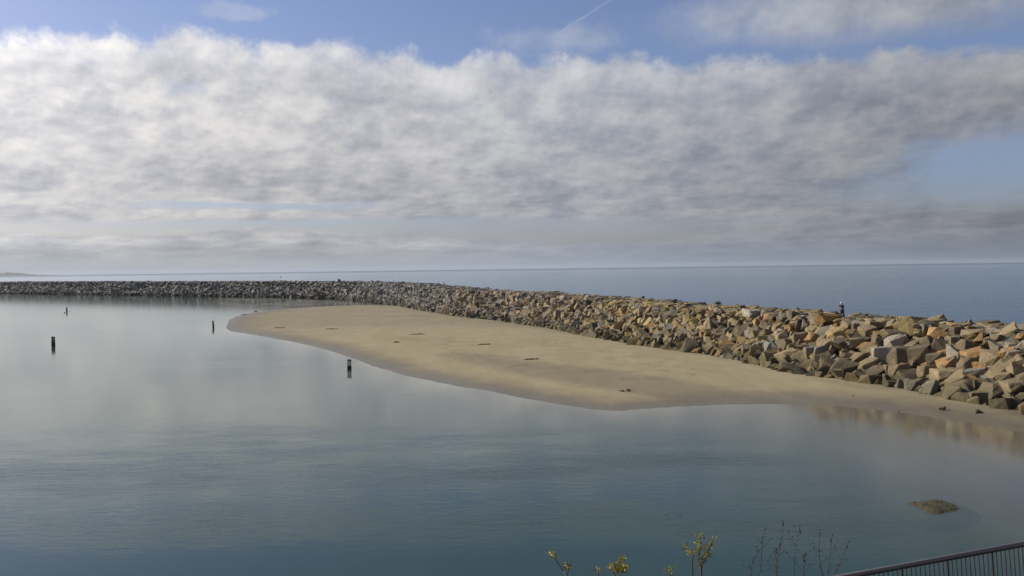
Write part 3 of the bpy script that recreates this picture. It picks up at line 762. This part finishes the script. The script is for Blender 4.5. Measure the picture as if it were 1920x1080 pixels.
def pale_ring(px, py, label):
    # a faint ring of bubbles drifting on the surface
    c = unproj(px, py, 0); bm = bmesh.new(); rr = random.Random(int(px))
    for i in range(260):
        a = rr.uniform(0, 6.28); r_ = rr.gauss(1, .12)
        box(bm, (c.x+math.cos(a)*r_*.36, c.y+math.sin(a)*r_*.36, .004), (rr.uniform(.008, .022),)*2+(.004,))
    M_, _, _ = mat('foam', (.14, .17, .155), .6)
    tag(bm_obj('foam_ring', bm, M_), label, 'foam', 'faint foam rings on the near lagoon')
pale_ring(1264, 965, 'faint foam ring on the near lagoon, the farther of two')
pale_ring(1281, 1001, 'faint foam ring on the near lagoon, the nearer of two')

# ------------------------------------------------------------------ pilings
PM, pt, pb = mat('tarred_timber', (.03, .026, .02), .85)
pz = wpos(pt); pn = nz(pt, comb(pt, *[a*b for a, b in zip(sep(pt, pz), (6, 6, 1.2))]), 3, 5, .6)
pt.links.new(mixc(pt, pn, (.012, .011, .010), (.07, .055, .038)).k, pb.inputs['Base Color']); bump(pt, pb, pn, .8, .03)
GM, gt, gb = mat('weathered_board', (.30, .27, .23), .8)
gn = nz(gt, wpos(gt), 9, 5, .6); gt.links.new(mixc(gt, gn, (.45, .42, .38), (.7, .66, .6)).k, gb.inputs['Base Color'])
BKM, _, _ = mat('black_cap', (.012, .012, .012), .6)
RUM, rt, rb = mat('barnacle_crust', (.07, .06, .05), .95)
rn = nz(rt, wpos(rt), 22, 4, .6); rt.links.new(mixc(rt, rn.sm(.45, .6), (.02, .02, .016), (.12, .11, .09)).k, rb.inputs['Base Color']); bump(rt, rb, rn, 1, .05)
def piling(px, ybase, wpx, hpx, label, kind='pair'):
    p = unproj(px, ybase, 0); sc = (p-CAM).dot(_f)/F_PX
    w, h = wpx*sc, hpx*sc*.93
    root = empty('piling', (p.x, p.y, 0)); tag(root, label, 'piling', 'pilings standing in the lagoon')
    r = w*.23
    def post(x, top, lean=0.0):
        bm = bmesh.new(); tube(bm, [(x, 0, -2.5), (x, 0, 0), (x+lean*.4, 0, top*.4), (x+lean, 0, top)], r*1.2, r*.95, 12)
        bm_obj('post', bm, PM, root, True)
        bm = bmesh.new(); tube(bm, [(x, 0, -.3), (x, 0, .12), (x+lean*.15, 0, min(.38, h*.3))], r*1.3, r*1.12, 12)
        bm_obj('barnacle_collar', bm, RUM, root, True)
    if kind in ('pair', 'board'):
        post(-w*.27, h*.96); post(w*.27, h*.95)
        if kind == 'board':
            bm = bmesh.new(); box(bm, (0, -r*1.25, h*.60), (w*.92, .04, h*.46)); bmesh.ops.bevel(bm, geom=list(bm.edges), offset=.008, segments=1, affect='EDGES')
            bm_obj('board', bm, GM, root)
            for x in (-w*.27, w*.27):
                bm = bmesh.new(); tube(bm, [(x, 0, h*.88), (x, 0, h*.96), (x, 0, h*1.04)], r*1.35, r*.7, 12); bm_obj('cap', bm, BKM, root)
        else:
            bm = bmesh.new(); box(bm, (0, 0, h*.97), (w*.9, r*1.6, h*.07)); bm_obj('cross_beam', bm, PM, root)
            bm = bmesh.new(); box(bm, (0, 0, h*.42), (w*.5, .05, h*.10)); bm_obj('brace', bm, GM, root)
    else:
        post(0, h*.95, -w*.12)
        bm = bmesh.new(); tube(bm, [(-w*.12, 0, h*.86), (-w*.12, 0, h)], r*1.25, r*.5, 12); bm_obj('cap', bm, BKM, root)
        bm = bmesh.new(); box(bm, (w*.1, -r, h*.42), (w*.5, .06, h*.28)); bm_obj('fender', bm, PM, root)
piling(655, 691.5, 7.5, 18.5, 'nearest piling by the sandbar, two black posts with pale board', 'board')
piling(100, 647.5, 6.8, 17.5, 'dark double piling at far left, second nearest in the lagoon', 'pair')
piling(400, 613.5, 6.5, 13.5, 'black single piling just left of the sandbar tip', 'single')
piling(125.5, 584.5, 5, 9, 'slim dark piling at far left beside a pale green float', 'single')
piling(349, 566.5, 4, 6.5, 'smallest farthest dark piling before the far breakwater', 'single')
p = unproj(121, 586.8, 0); bm = bmesh.new(); bmesh.ops.create_uvsphere(bm, u_segments=14, v_segments=8, radius=.26)
for vt in bm.verts: vt.co.z *= .75
FM, _, _ = mat('green_float', (.22, .30, .17), .5)
o = bm_obj('float', bm, FM, None, True); o.location = (p.x, p.y, .08); tag(o, 'small pale green float left of the slim far left piling', 'float')

# navigation buoy on the open sea
p = unproj(527, 521, 0); root = empty('navigation_buoy', (p.x, p.y, 0)); tag(root, 'dark navigation buoy on the open sea beyond the breakwater', 'buoy')
NM, _, _ = mat('buoy_paint', (.03, .035, .03), .5)
bm = bmesh.new(); tube(bm, [(0, 0, -.5), (0, 0, .2), (0, 0, .9)], 1.15, 1.1, 20); bm_obj('hull', bm, NM, root, False)
for k in range(4):
    a = k*math.pi/2+.4; bm = bmesh.new(); tube(bm, [(math.cos(a)*.9, math.sin(a)*.9, .85), (math.cos(a)*.3, math.sin(a)*.3, 3.6)], .08, .06, 6); bm_obj('strut', bm, NM, root)
bm = bmesh.new(); box(bm, (0, 0, 2.6), (1.0, 1.0, 1.3)); bm_obj('daymark', bm, NM, root)
bm = bmesh.new(); tube(bm, [(0, 0, 3.6), (0, 0, 3.75), (0, 0, 4.3)], .32, .2, 12); bm_obj('lantern', bm, NM, root)

# ------------------------------------------------------------------ distant headland
def headland():
    D0 = 16000.0
    prof = [(-420,508),(-260,507),(-150,508.5),(-60,510.5),(0,511.5),(14,510.2),(22,510.8),(30,511),(42,511.8),(50,513.2),(64,514.6),(100,515.4),(150,515.8)]
    A = [azel(x, 500)[0] for x, y in prof]; Hh = [(516.5-.0132*x-y)/F_PX*D0*1.15+CAMH for x, y in prof]
    az = np.linspace(A[0], A[-1], 260); top_ = np.interp(az, A, Hh)
    top_ += np.array([mnoise.noise(Vector((a*3.1, 0, 0)))*5+mnoise.noise(Vector((a*11, 3, 0)))*3.5 for a in az])*np.clip(top_/40, .1, 1)
    dep_ = np.linspace(0, 1, 14); sh = np.sin(np.clip(dep_*1.25, 0, 1)*np.pi/2)*np.where(dep_ > .8, (1-dep_)/.2, 1)
    r_ = D0/np.cos(np.radians(az))[:, None]+dep_[None]*4000
    X_ = r_*np.sin(np.radians(az))[:, None]; Y_ = r_*np.cos(np.radians(az))[:, None]
    nn = np.array([[mnoise.noise(Vector((a*6, d*5, 2))) for d in dep_] for a in az])
    me, _ = grid_mesh('headland', X_, Y_, (top_[:, None]*sh[None])*(1+.18*nn)-1)
    M, t, b = mat('headland_scrub', (.09, .10, .07), .95)
    n = nz(t, wpos(t), .004, 5, .6); t.links.new(mixc(t, n, (.06, .075, .05), (.2, .17, .12)).k, b.inputs['Base Color'])
    tag(link('distant_headland', me, M), kind='structure')
headland()

# ------------------------------------------------------------------ sea haze
bm = bmesh.new(); bmesh.ops.create_cube(bm, size=1)
for vt in bm.verts: vt.co = Vector((vt.co.x*124000, vt.co.y*124000, -11 if vt.co.z < 0 else 190))
HM = bpy.data.materials.new('haze_air'); HM.use_nodes = True; ht = HM.node_tree; ht.nodes.clear()
hv = ht.nodes.new('ShaderNodeVolumePrincipled'); hv.inputs['Density'].default_value = 1.5e-5; hv.inputs['Color'].default_value = (.72, .80, .92, 1); hv.inputs['Anisotropy'].default_value = .2
ho = ht.nodes.new('ShaderNodeOutputMaterial'); ht.links.new(hv.outputs[0], ho.inputs['Volume'])
tag(bm_obj('haze', bm, HM), kind='stuff')

# ------------------------------------------------------------------ people
SK, _, _ = mat('skin', (.42, .27, .19), .6)
def skin_obj(name, verts, edges, radii, material, parent, root_i=0, sub=2):
    me = bpy.data.meshes.new(name); me.from_pydata(verts, edges, []); o = link(name, me, material, parent)
    md = o.modifiers.new('skin', 'SKIN'); md.use_smooth_shade = True
    for i, d in enumerate(me.skin_vertices[0].data):
        r_ = radii[i]; d.radius = (r_, r_) if not isinstance(r_, tuple) else r_; d.use_root = (i == root_i)
    s = o.modifiers.new('subd', 'SUBSURF'); s.levels = sub; s.render_levels = sub
    return o
def person(loc, rz, J, label, cols, cap=True, scale=1.0):
    """J: joint name -> (x,y,z) in metres, x = the figure's right-to-left in view, -y towards the viewer"""
    root = empty('person', loc, rz); root.scale = (scale,)*3; tag(root, label, 'person')
    names = list(J); I = {n: i for i, n in enumerate(names)}; V_ = [J[n] for n in names]
    Rr = dict(pelvis=.125, waist=.12, chest=(.17, .12), neck=.055, jaw=.085, head=.105, crown=.06,
              shL=.07, elL=.045, wrL=.03, shR=.07, elR=.045, wrR=.03, hipL=.09, knL=.06, anL=.042, toL=.035, hipR=.09, knR=.06, anR=.042, toR=.035)
    E = [('pelvis','waist'),('waist','chest'),('chest','neck'),('neck','jaw'),('jaw','head'),('head','crown'),('chest','shL'),('shL','elL'),('elL','wrL'),('chest','shR'),('shR','elR'),('elR','wrR'),
         ('pelvis','hipL'),('hipL','knL'),('knL','anL'),('anL','toL'),('pelvis','hipR'),('hipR','knR'),('knR','anR'),('anR','toR')]
    rad_ = [Rr[n] for n in names]; ed = [(I[a], I[b]) for a, b in E]
    for s in 'LR':                                     # palm, four fingers and a thumb
        w = Vector(J['wr'+s]); d = (w-Vector(J['el'+s])).normalized(); sd = d.orthogonal().normalized()
        k = len(V_); V_.append(tuple(w+d*.085)); rad_.append(.034); ed.append((I['wr'+s], k))
        for j, ln in enumerate((.07, .085, .08, .06)):
            a = len(V_); b0 = w+d*.1+sd*(j-1.5)*.02
            V_ += [tuple(b0), tuple(b0+d*ln*.6+d.cross(sd)*.015), tuple(b0+d*ln+d.cross(sd)*.035)]; rad_ += [.01, .009, .008]; ed += [(k, a), (a, a+1), (a+1, a+2)]
        a = len(V_); b0 = w+d*.04+sd*.04
        V_ += [tuple(b0), tuple(b0+d*.04+sd*.02)]; rad_ += [.012, .009]; ed += [(k, a), (a, a+1)]
    hd = Vector(J['head']); fw = Vector((-.09, -.05, -.01))
    a = len(V_); V_.append(tuple(hd+fw*1.18)); rad_.append(.014); ed.append((I['head'], a))   # nose
    skin_obj('body', V_, ed, rad_, SK, root)
    def cloth(name, ns, es, k, col, rough=.9, extra=None):
        M_, t_, b_ = mat(name, col, rough)
        n_ = nz(t_, wpos(t_), 14, 3, .6); t_.links.new(mixc(t_, n_, tuple(c*.75 for c in col), tuple(min(1, c*1.2) for c in col)).k, b_.inputs['Base Color'])
        ix = {n: i for i, n in enumerate(ns)}
        rr = [tuple(x*k+.016 for x in Rr[n]) if isinstance(Rr[n], tuple) else Rr[n]*k+.016 for n in ns]
        return skin_obj(name, [J[n] for n in ns], [(ix[a], ix[b]) for a, b in es], rr, M_, root)
    cloth('jacket', ['pelvis','waist','chest','shL','elL','wrL','shR','elR','wrR'], [('pelvis','waist'),('waist','chest'),('chest','shL'),('shL','elL'),('elL','wrL'),('chest','shR'),('shR','elR'),('elR','wrR')], 1.3, cols[0])
    cloth('trousers', ['pelvis','hipL','knL','anL','hipR','knR','anR'], [('pelvis','hipL'),('hipL','knL'),('knL','anL'),('pelvis','hipR'),('hipR','knR'),('knR','anR')], 1.1, cols[1])
    for s in 'LR':
        M_, _, _ = mat('shoe_leather', (.03, .03, .03), .6)
        skin_obj('shoe', [J['an'+s], J['to'+s]], [(0, 1)], [.055, .042], M_, root)
    bm = bmesh.new(); bmesh.ops.create_uvsphere(bm, u_segments=16, v_segments=10, radius=.125)
    for vt in bm.verts:
        if vt.co.z < -.02: vt.co.z = -.02-.03*(vt.co.y > -.05)
    bmesh.ops.translate(bm, verts=bm.verts, vec=hd+Vector((.01, .01, .035)))
    M_, _, _ = mat('cap_cloth' if cap else 'hair', cols[2], .9)
    bm_obj('cap' if cap else 'hair', bm, M_, root, True)
    for sx in (-1, 1):
        bm = bmesh.new(); bmesh.ops.create_uvsphere(bm, u_segments=8, v_segments=6, radius=.012)
        bmesh.ops.translate(bm, verts=bm.verts, vec=hd+Vector((-.085, -.06+sx*.03, .012))); bm_obj('eye', bm, BKM, root, True)
    return root
pos, T0, s0, dep0 = surf_hit(1579, 598)
walkJ = dict(pelvis=(0, 0, .96), waist=(.0, 0, 1.10), chest=(-.03, 0, 1.36), neck=(-.05, 0, 1.52), jaw=(-.08, 0, 1.60), head=(-.08, 0, 1.68), crown=(-.07, 0, 1.77),
    shL=(-.16, -.10, 1.45), elL=(-.34, -.16, 1.40), wrL=(-.33, -.20, 1.60), shR=(.12, .08, 1.45), elR=(.24, .12, 1.24), wrR=(.22, .05, 1.42),
    hipL=(-.07, -.06, .90), knL=(-.17, -.08, .50), anL=(-.24, -.05, .09), toL=(-.36, -.08, .03), hipR=(.08, .06, .90), knR=(.18, .06, .50), anR=(.33, .05, .09), toR=(.24, .02, .03))
pw = at_depth(1579, 599, dep0-1.0)
person((pw.x, pw.y, pw.z), 0, walkJ, 'person in grey jacket and pale cap striding along the breakwater crest', [(.11, .11, .13), (.018, .018, .022), (.62, .64, .66)], True, 32/F_PX*(dep0-1)/1.80)
# bag at the walker's side
bm = bmesh.new(); bmesh.ops.create_uvsphere(bm, u_segments=14, v_segments=8, radius=.2)
for vt in bm.verts: vt.co = Vector((vt.co.x*1.25, vt.co.y*.5, vt.co.z*.5))
tube(bm, [(-.2, 0, .1), (-.02, 0, .26), (.2, 0, .1)], .018, .018, 6)
pb_ = at_depth(1569.5, 587.5, dep0-.9)
o = bm_obj('bag', bm, BKM, None, True); o.location = pb_; tag(o, 'dark bag held low at the left side of the walking person', 'bag')
pos, T1, s1, dep1 = surf_hit(833, 536)
sitJ = dict(pelvis=(0, 0, .12), waist=(.02, 0, .28), chest=(.0, 0, .52), neck=(-.03, 0, .68), jaw=(-.06, 0, .75), head=(-.06, 0, .83), crown=(-.05, 0, .92),
    shL=(-.14, -.12, .60), elL=(-.24, -.22, .38), wrL=(-.36, -.18, .30), shR=(.14, .10, .60), elR=(.24, .02, .36), wrR=(.05, -.22, .30),
    hipL=(-.08, -.08, .11), knL=(-.38, -.30, .38), anL=(-.50, -.38, .02), toL=(-.62, -.44, -.02), hipR=(.08, .05, .11), knR=(-.16, -.40, .42), anR=(-.24, -.52, .02), toR=(-.34, -.6, -.02))
ps = at_depth(833, 536.5, dep1)
person((ps.x, ps.y, ps.z+.1), 0, sitJ, 'seated person with dark hair and grey top on the distant crest', [(.16, .15, .17), (.10, .07, .06), (.012, .012, .012)], False, 1.15)

# ------------------------------------------------------------------ bluff under the camera, path and railing
def rail_y(x): return 15.8+.213*x
def path_z(x): return 4.37+.081*x
NX = 150; bx_ = np.linspace(-45, 45, NX); by_ = np.concatenate([np.linspace(-60, 0, 12)[:-1], np.linspace(0, 34, 110)])
GX, GY = np.meshgrid(bx_, by_, indexing='ij')
e = rail_y(GX)+.35; pz_ = path_z(GX)
inner = e-2.6
sl_ = 10.3 + (pz_-10.3)*np.clip((GY-2.5)/np.maximum(inner-2.5, .5), 0, 1)
nn = np.array([[mnoise.noise(Vector((a*.5, b*.5, 0)))*.35+mnoise.noise(Vector((a*2, b*2, 0)))*.1 for b in by_] for a in bx_])
GZ = np.where(GY < 2.5, 10.3, np.where(GY < inner, sl_, np.where(GY < e, pz_, pz_-(GY-e)*1.25)))
GZ = GZ+nn*np.where((GY > inner-.3) & (GY < e+.2), 0, 1)*np.where(GY < 1, .2, .8)
GZ = np.maximum(GZ, -3)
me, _ = grid_mesh('bluff', GX, GY, GZ)
M, t, b = mat('bluff_soil', (.2, .15, .09), .95)
n1 = nz(t, wpos(t), .8, 6, .6); n2 = nz(t, wpos(t), 6, 5, .6)
t.links.new(mixc(t, n1.sm(.42, .6), mixc(t, n2, (.16, .12, .07), (.26, .20, .13)), mixc(t, n2, (.05, .07, .025), (.12, .12, .05))).k, b.inputs['Base Color']); bump(t, b, n2, .8, .1)
tag(link('bluff', me, M), kind='structure')
# path slab
bm = bmesh.new()
xs = np.linspace(-30, 35, 40); A_ = [bm.verts.new((x, rail_y(x)-2.0, path_z(x)+.03)) for x in xs]; Bv = [bm.verts.new((x, rail_y(x)+.2, path_z(x)+.03)) for x in xs]
for i in range(len(xs)-1): bm.faces.new((A_[i], A_[i+1], Bv[i+1], Bv[i]))
ext = bmesh.ops.extrude_face_region(bm, geom=list(bm.faces)); bmesh.ops.translate(bm, verts=[g for g in ext['geom'] if isinstance(g, bmesh.types.BMVert)], vec=(0, 0, -.12))
bmesh.ops.recalc_face_normals(bm, faces=bm.faces)
M, t, b = mat('path_concrete', (.32, .30, .27), .9); n1 = nz(t, wpos(t), 2.5, 6, .65); t.links.new(mixc(t, n1, (.24, .225, .2), (.38, .36, .33)).k, b.inputs['Base Color'])
tag(bm_obj('path', bm, M), kind='structure')

RM, t, b = mat('galvanised_rail', (.13, .12, .125), .55, .2)
n1 = nz(t, wpos(t), 30, 4, .6); t.links.new(mixc(t, n1, (.10, .092, .095), (.17, .155, .16)).k, b.inputs['Base Color'])
KM, t, b = mat('picket_steel', (.02, .02, .02), .5, .3)
root = empty('railing', (8.2, rail_y(8.2), path_z(8.2)))
tag(root, 'metal picket railing sloping up at the lower right corner', 'railing')
ex = Vector((1, .213, .081)).normalized(); up = (Vector((0, 0, 1))-ex*ex.z).normalized(); sdv = ex.cross(up)
def rl(a, h): return ex*a+up*h
bm = bmesh.new(); tube(bm, [rl(-7, 1.03), rl(12, 1.03)], .034, .034, 14); bm_obj('top_rail', bm, RM, root, True)
bm = bmesh.new(); rotm = Matrix((ex, sdv, up)).transposed(); box(bm, rl(2.5, .968), (19, .03, .035), rotm); bm_obj('under_rail', bm, KM, root)
bm = bmesh.new(); box(bm, rl(2.5, .12), (19, .03, .035), rotm); bm_obj('bottom_rail', bm, KM, root)
k = 0; a = -6.9; PS = .1035
while a < 12:
    bm = bmesh.new()
    if k % 10 == 2:
        box(bm, rl(a, .47), (.034, .034, .98), rotm); bm_obj('post', bm, KM, root)
    elif -2.6 < a < 3.1 or k % 1 == 0:
        box(bm, rl(a, .535), (.015, .015, .84), rotm)
        bm_obj('picket', bm, KM, root) if (-2.6 < a < 3.2) else None
        if not (-2.6 < a < 3.2):
            if 'restbm' not in globals(): restbm = bmesh.new()
            box(restbm, rl(a, .535), (.015, .015, .84), rotm)
    a += PS; k += 1
o = bm_obj('picket', restbm, KM, root); o['kind'] = 'stuff'

# ------------------------------------------------------------------ plants
LM, t, b = mat('leaf', (.11, .13, .02), .45)
oi = t.nodes.new('ShaderNodeNewGeometry')
rp = N(t, oi.outputs['Random Per Island'])
c = mixc(t, rp.sm(.1, .55), (.12, .13, .015), (.34, .30, .03)); c = mixc(t, rp.sm(.80, .9), c, (.18, .10, .05))
t.links.new(c.k, b.inputs['Base Color'])
try: b.inputs['Subsurface Weight'].default_value = 0
except Exception: pass
tl = t.nodes.new('ShaderNodeBsdfTranslucent'); t.links.new(c.k, tl.inputs[0]); mx_ = t.nodes.new('ShaderNodeMixShader'); mx_.inputs[0].default_value = .35
t.links.new(b.outputs[0], mx_.inputs[1]); t.links.new(tl.outputs[0], mx_.inputs[2]); t.links.new(mx_.outputs[0], t.nodes['Material Output'].inputs[0])
TM, _, _ = mat('twig', (.06, .045, .03), .8)
DM, _, _ = mat('dry_stalk', (.055, .042, .03), .85)
BM_, _, _ = mat('seed_head', (.05, .038, .028), .9)
def bluff_z(x, y):
    i = int(np.argmin(abs(bx_-x))); j = int(np.argmin(abs(by_-y))); return float(GZ[i, j])
def leaf(bm, p, d, ln, w, rr):
    d = d.normalized(); s = d.cross(Vector((rr.gauss(0, 1), rr.gauss(0, 1), rr.gauss(0, 1)))).normalized(); n_ = d.cross(s)
    a = bm.verts.new(p); b1 = bm.verts.new(p+d*ln*.35+s*w); b2 = bm.verts.new(p+d*ln*.7+s*w*.8); c_ = bm.verts.new(p+d*ln+n_*ln*.1)
    e1 = bm.verts.new(p+d*ln*.35-s*w); e2 = bm.verts.new(p+d*ln*.7-s*w*.8); m_ = bm.verts.new(p+d*ln*.5+n_*w*.5)
    for q_ in ((a, b1, m_), (b1, b2, m_), (b2, c_, m_), (c_, e2, m_), (e2, e1, m_), (e1, a, m_)): bm.faces.new(q_)
def leafy(stems, dep, label, dens=1.0, leafspan=.3):
    """stems: list of pixel paths tip -> bottom of frame"""
    bot = at_depth(*stems[0][-1], dep); gz_ = bluff_z(bot.x, bot.y)
    root = empty('shrub', (bot.x, bot.y, gz_)); tag(root, label, 'shrub', 'leafy shrubs along the bottom edge')
    O_v = Vector(root.location); lb = bmesh.new(); rr = random.Random(int(stems[0][0][0]))
    for st in stems:
        P3 = [at_depth(x, y, dep+rr.uniform(-.12, .12)) for x, y in st]
        base = Vector((bot.x+rr.uniform(-.06, .06), bot.y+rr.uniform(-.06, .06), gz_-.05))
        P3.append((P3[-1]+base)/2+Vector((rr.uniform(-.05, .05), 0, 0))); P3.append(base)
        bm = bmesh.new(); tube(bm, [p-O_v for p in P3], .0025, .006, 6); bm_obj('stem', bm, TM, root)
        # leaves along the upper part
        tot = 0
        for p, q_ in zip(P3, P3[1:]):
            ln = (q_-p).length; n_ = int(ln*300*dens)
            for i in range(n_):
                f = i/max(1, n_); at_ = tot+ln*f
                if at_ > leafspan*rr.uniform(.6, 1.1): continue
                pp = p.lerp(q_, f)-O_v; ax = (p-q_).normalized()
                d = (ax*rr.uniform(.5, 1.2)+Vector((rr.gauss(0, .6), rr.gauss(0, .6), rr.gauss(0, .3))))
                leaf(lb, pp+d*rr.uniform(0, .02), d, rr.uniform(.018, .032), rr.uniform(.003, .006), rr)
            tot += ln
    bm_obj('foliage', lb, LM, root)
leafy([[(1033,1034),(1040,1046),(1048,1058),(1056,1070),(1062,1084)],[(1063,1056),(1066,1066),(1062,1084)]], 6.0, 'leaning leafy sprig at the bottom edge, leftmost of the greenery', .9, .22)
leafy([[(1166,1046),(1160,1058),(1156,1070),(1154,1084)],[(1148,1058),(1150,1070),(1154,1084)],[(1172,1062),(1166,1074),(1160,1084)]], 5.8, 'dense yellow green leafy shrub tip at bottom centre right', 1.6, .25)
leafy([[(1121,1067),(1122,1076),(1122,1086)]], 6.2, 'tiny faint leafy tip between the two leftmost shrubs', .6, .08)
leafy([[(1255,1065),(1256,1074),(1256,1086)]], 6.1, 'small leafy tip just left of the tallest shrub', 1.0, .12)
leafy([[(1313,1004),(1312,1018),(1312,1032),(1310,1046),(1314,1066),(1316,1086)],[(1283,1026),(1292,1033),(1300,1040),(1298,1058),(1299,1086)],[(1336,1013),(1333,1020),(1326,1040),(1316,1060),(1316,1086)],[(1322,1036),(1317,1046),(1314,1060),(1316,1086)]], 5.6, 'tallest leafy shrub at the bottom with three tufted branches', 1.15, .2)
def stalk(path, dep, label, buds):
    bot = at_depth(*path[-1], dep); gz_ = bluff_z(bot.x, bot.y)
    root = empty('dry_stalk', (bot.x, bot.y, gz_)); tag(root, label, 'dry weed', 'dry seed stalks by the railing')
    O_v = Vector(root.location); P3 = [at_depth(x, y, dep) for x, y in path]+[Vector((bot.x, bot.y, gz_-.05))]
    rr = random.Random(int(path[0][0]*3))
    bm = bmesh.new(); tube(bm, [p-O_v for p in P3], .0011, .0028, 5); bm_obj('stem', bm, DM, root)
    for (f, s) in buds:
        k_ = f*(len(path)-1); i = min(int(k_), len(path)-2); p = P3[i].lerp(P3[i+1], k_-i)-O_v
        bm = bmesh.new(); bmesh.ops.create_uvsphere(bm, u_segments=8, v_segments=6, radius=s*.55)
        for vt in bm.verts: vt.co.z *= 1.9
        bmesh.ops.translate(bm, verts=bm.verts, vec=p+Vector((rr.uniform(-.008, .008), 0, 0))); bm_obj('seed_head', bm, BM_, root, True)
    for j in range(6):
        k_ = rr.uniform(.35, 1)*(len(path)-1); i = min(int(k_), len(path)-2); p = P3[i].lerp(P3[i+1], k_-i)-O_v
        q_ = p+Vector((rr.uniform(-.05, .05), rr.uniform(-.03, .03), rr.uniform(.02, .08)))
        bm = bmesh.new(); tube(bm, [p, (p+q_)/2+Vector((0, 0, -.005)), q_], .001, .0008, 4)
        bmesh.ops.create_uvsphere(bm, u_segments=6, v_segments=5, radius=.0045, matrix=Matrix.Translation(q_))
        bm_obj('side_twig', bm, DM, root)
stalk([(1434,992),(1431,1008),(1429,1020),(1428,1045),(1426,1068),(1421,1084)], 5.2, 'leftmost thin dry stalk with a forked top', [(0, .006), (.35, .006)])
stalk([(1466,977),(1469,985),(1467,1003),(1464,1020),(1461,1032),(1459,1046),(1457,1084)], 5.2, 'tallest dry stalk bending at its top, second from left', [(0, .006), (.12, .01), (.5, .006)])
stalk([(1454,1028),(1455,1040),(1456,1060),(1456,1084)], 5.0, 'short stout dry stalk under the tallest one', [(.05, .008), (.2, .007)])
stalk([(1500,980),(1499,997),(1496,1010),(1492,1024),(1489,1050),(1490,1084)], 5.5, 'dry stalk with one long dark pod, middle of the group', [(.14, .008), (.22, .008)])
stalk([(1536,990),(1537,1000),(1536,1020),(1536,1045),(1538,1060),(1543,1078),(1545,1084)], 5.2, 'tall dry stalk curving left near the railing foot', [(.05, .005), (.17, .008), (.42, .008)])
stalk([(1559,1004),(1559,1013),(1557,1030),(1555,1055),(1553,1084)], 5.6, 'dry stalk with two round seed heads near the railing', [(0, .008), (.25, .009)])
stalk([(1590,1015),(1588,1022),(1582,1040),(1572,1060),(1564,1084)], 5.6, 'rightmost dry stalk leaning over the railing end', [(0, .006), (.3, .01)])
stalk([(1412,1045),(1410,1060),(1408,1084)], 5.2, 'shortest dry stalk at far left of the stalks', [(0, .006), (.3, .006)])
stalk([(1509,1038),(1509,1052),(1507,1070),(1506,1084)], 5.1, 'low dry stalk with reddish head between the tall ones', [(0, .009), (.1, .011), (.3, .009)])
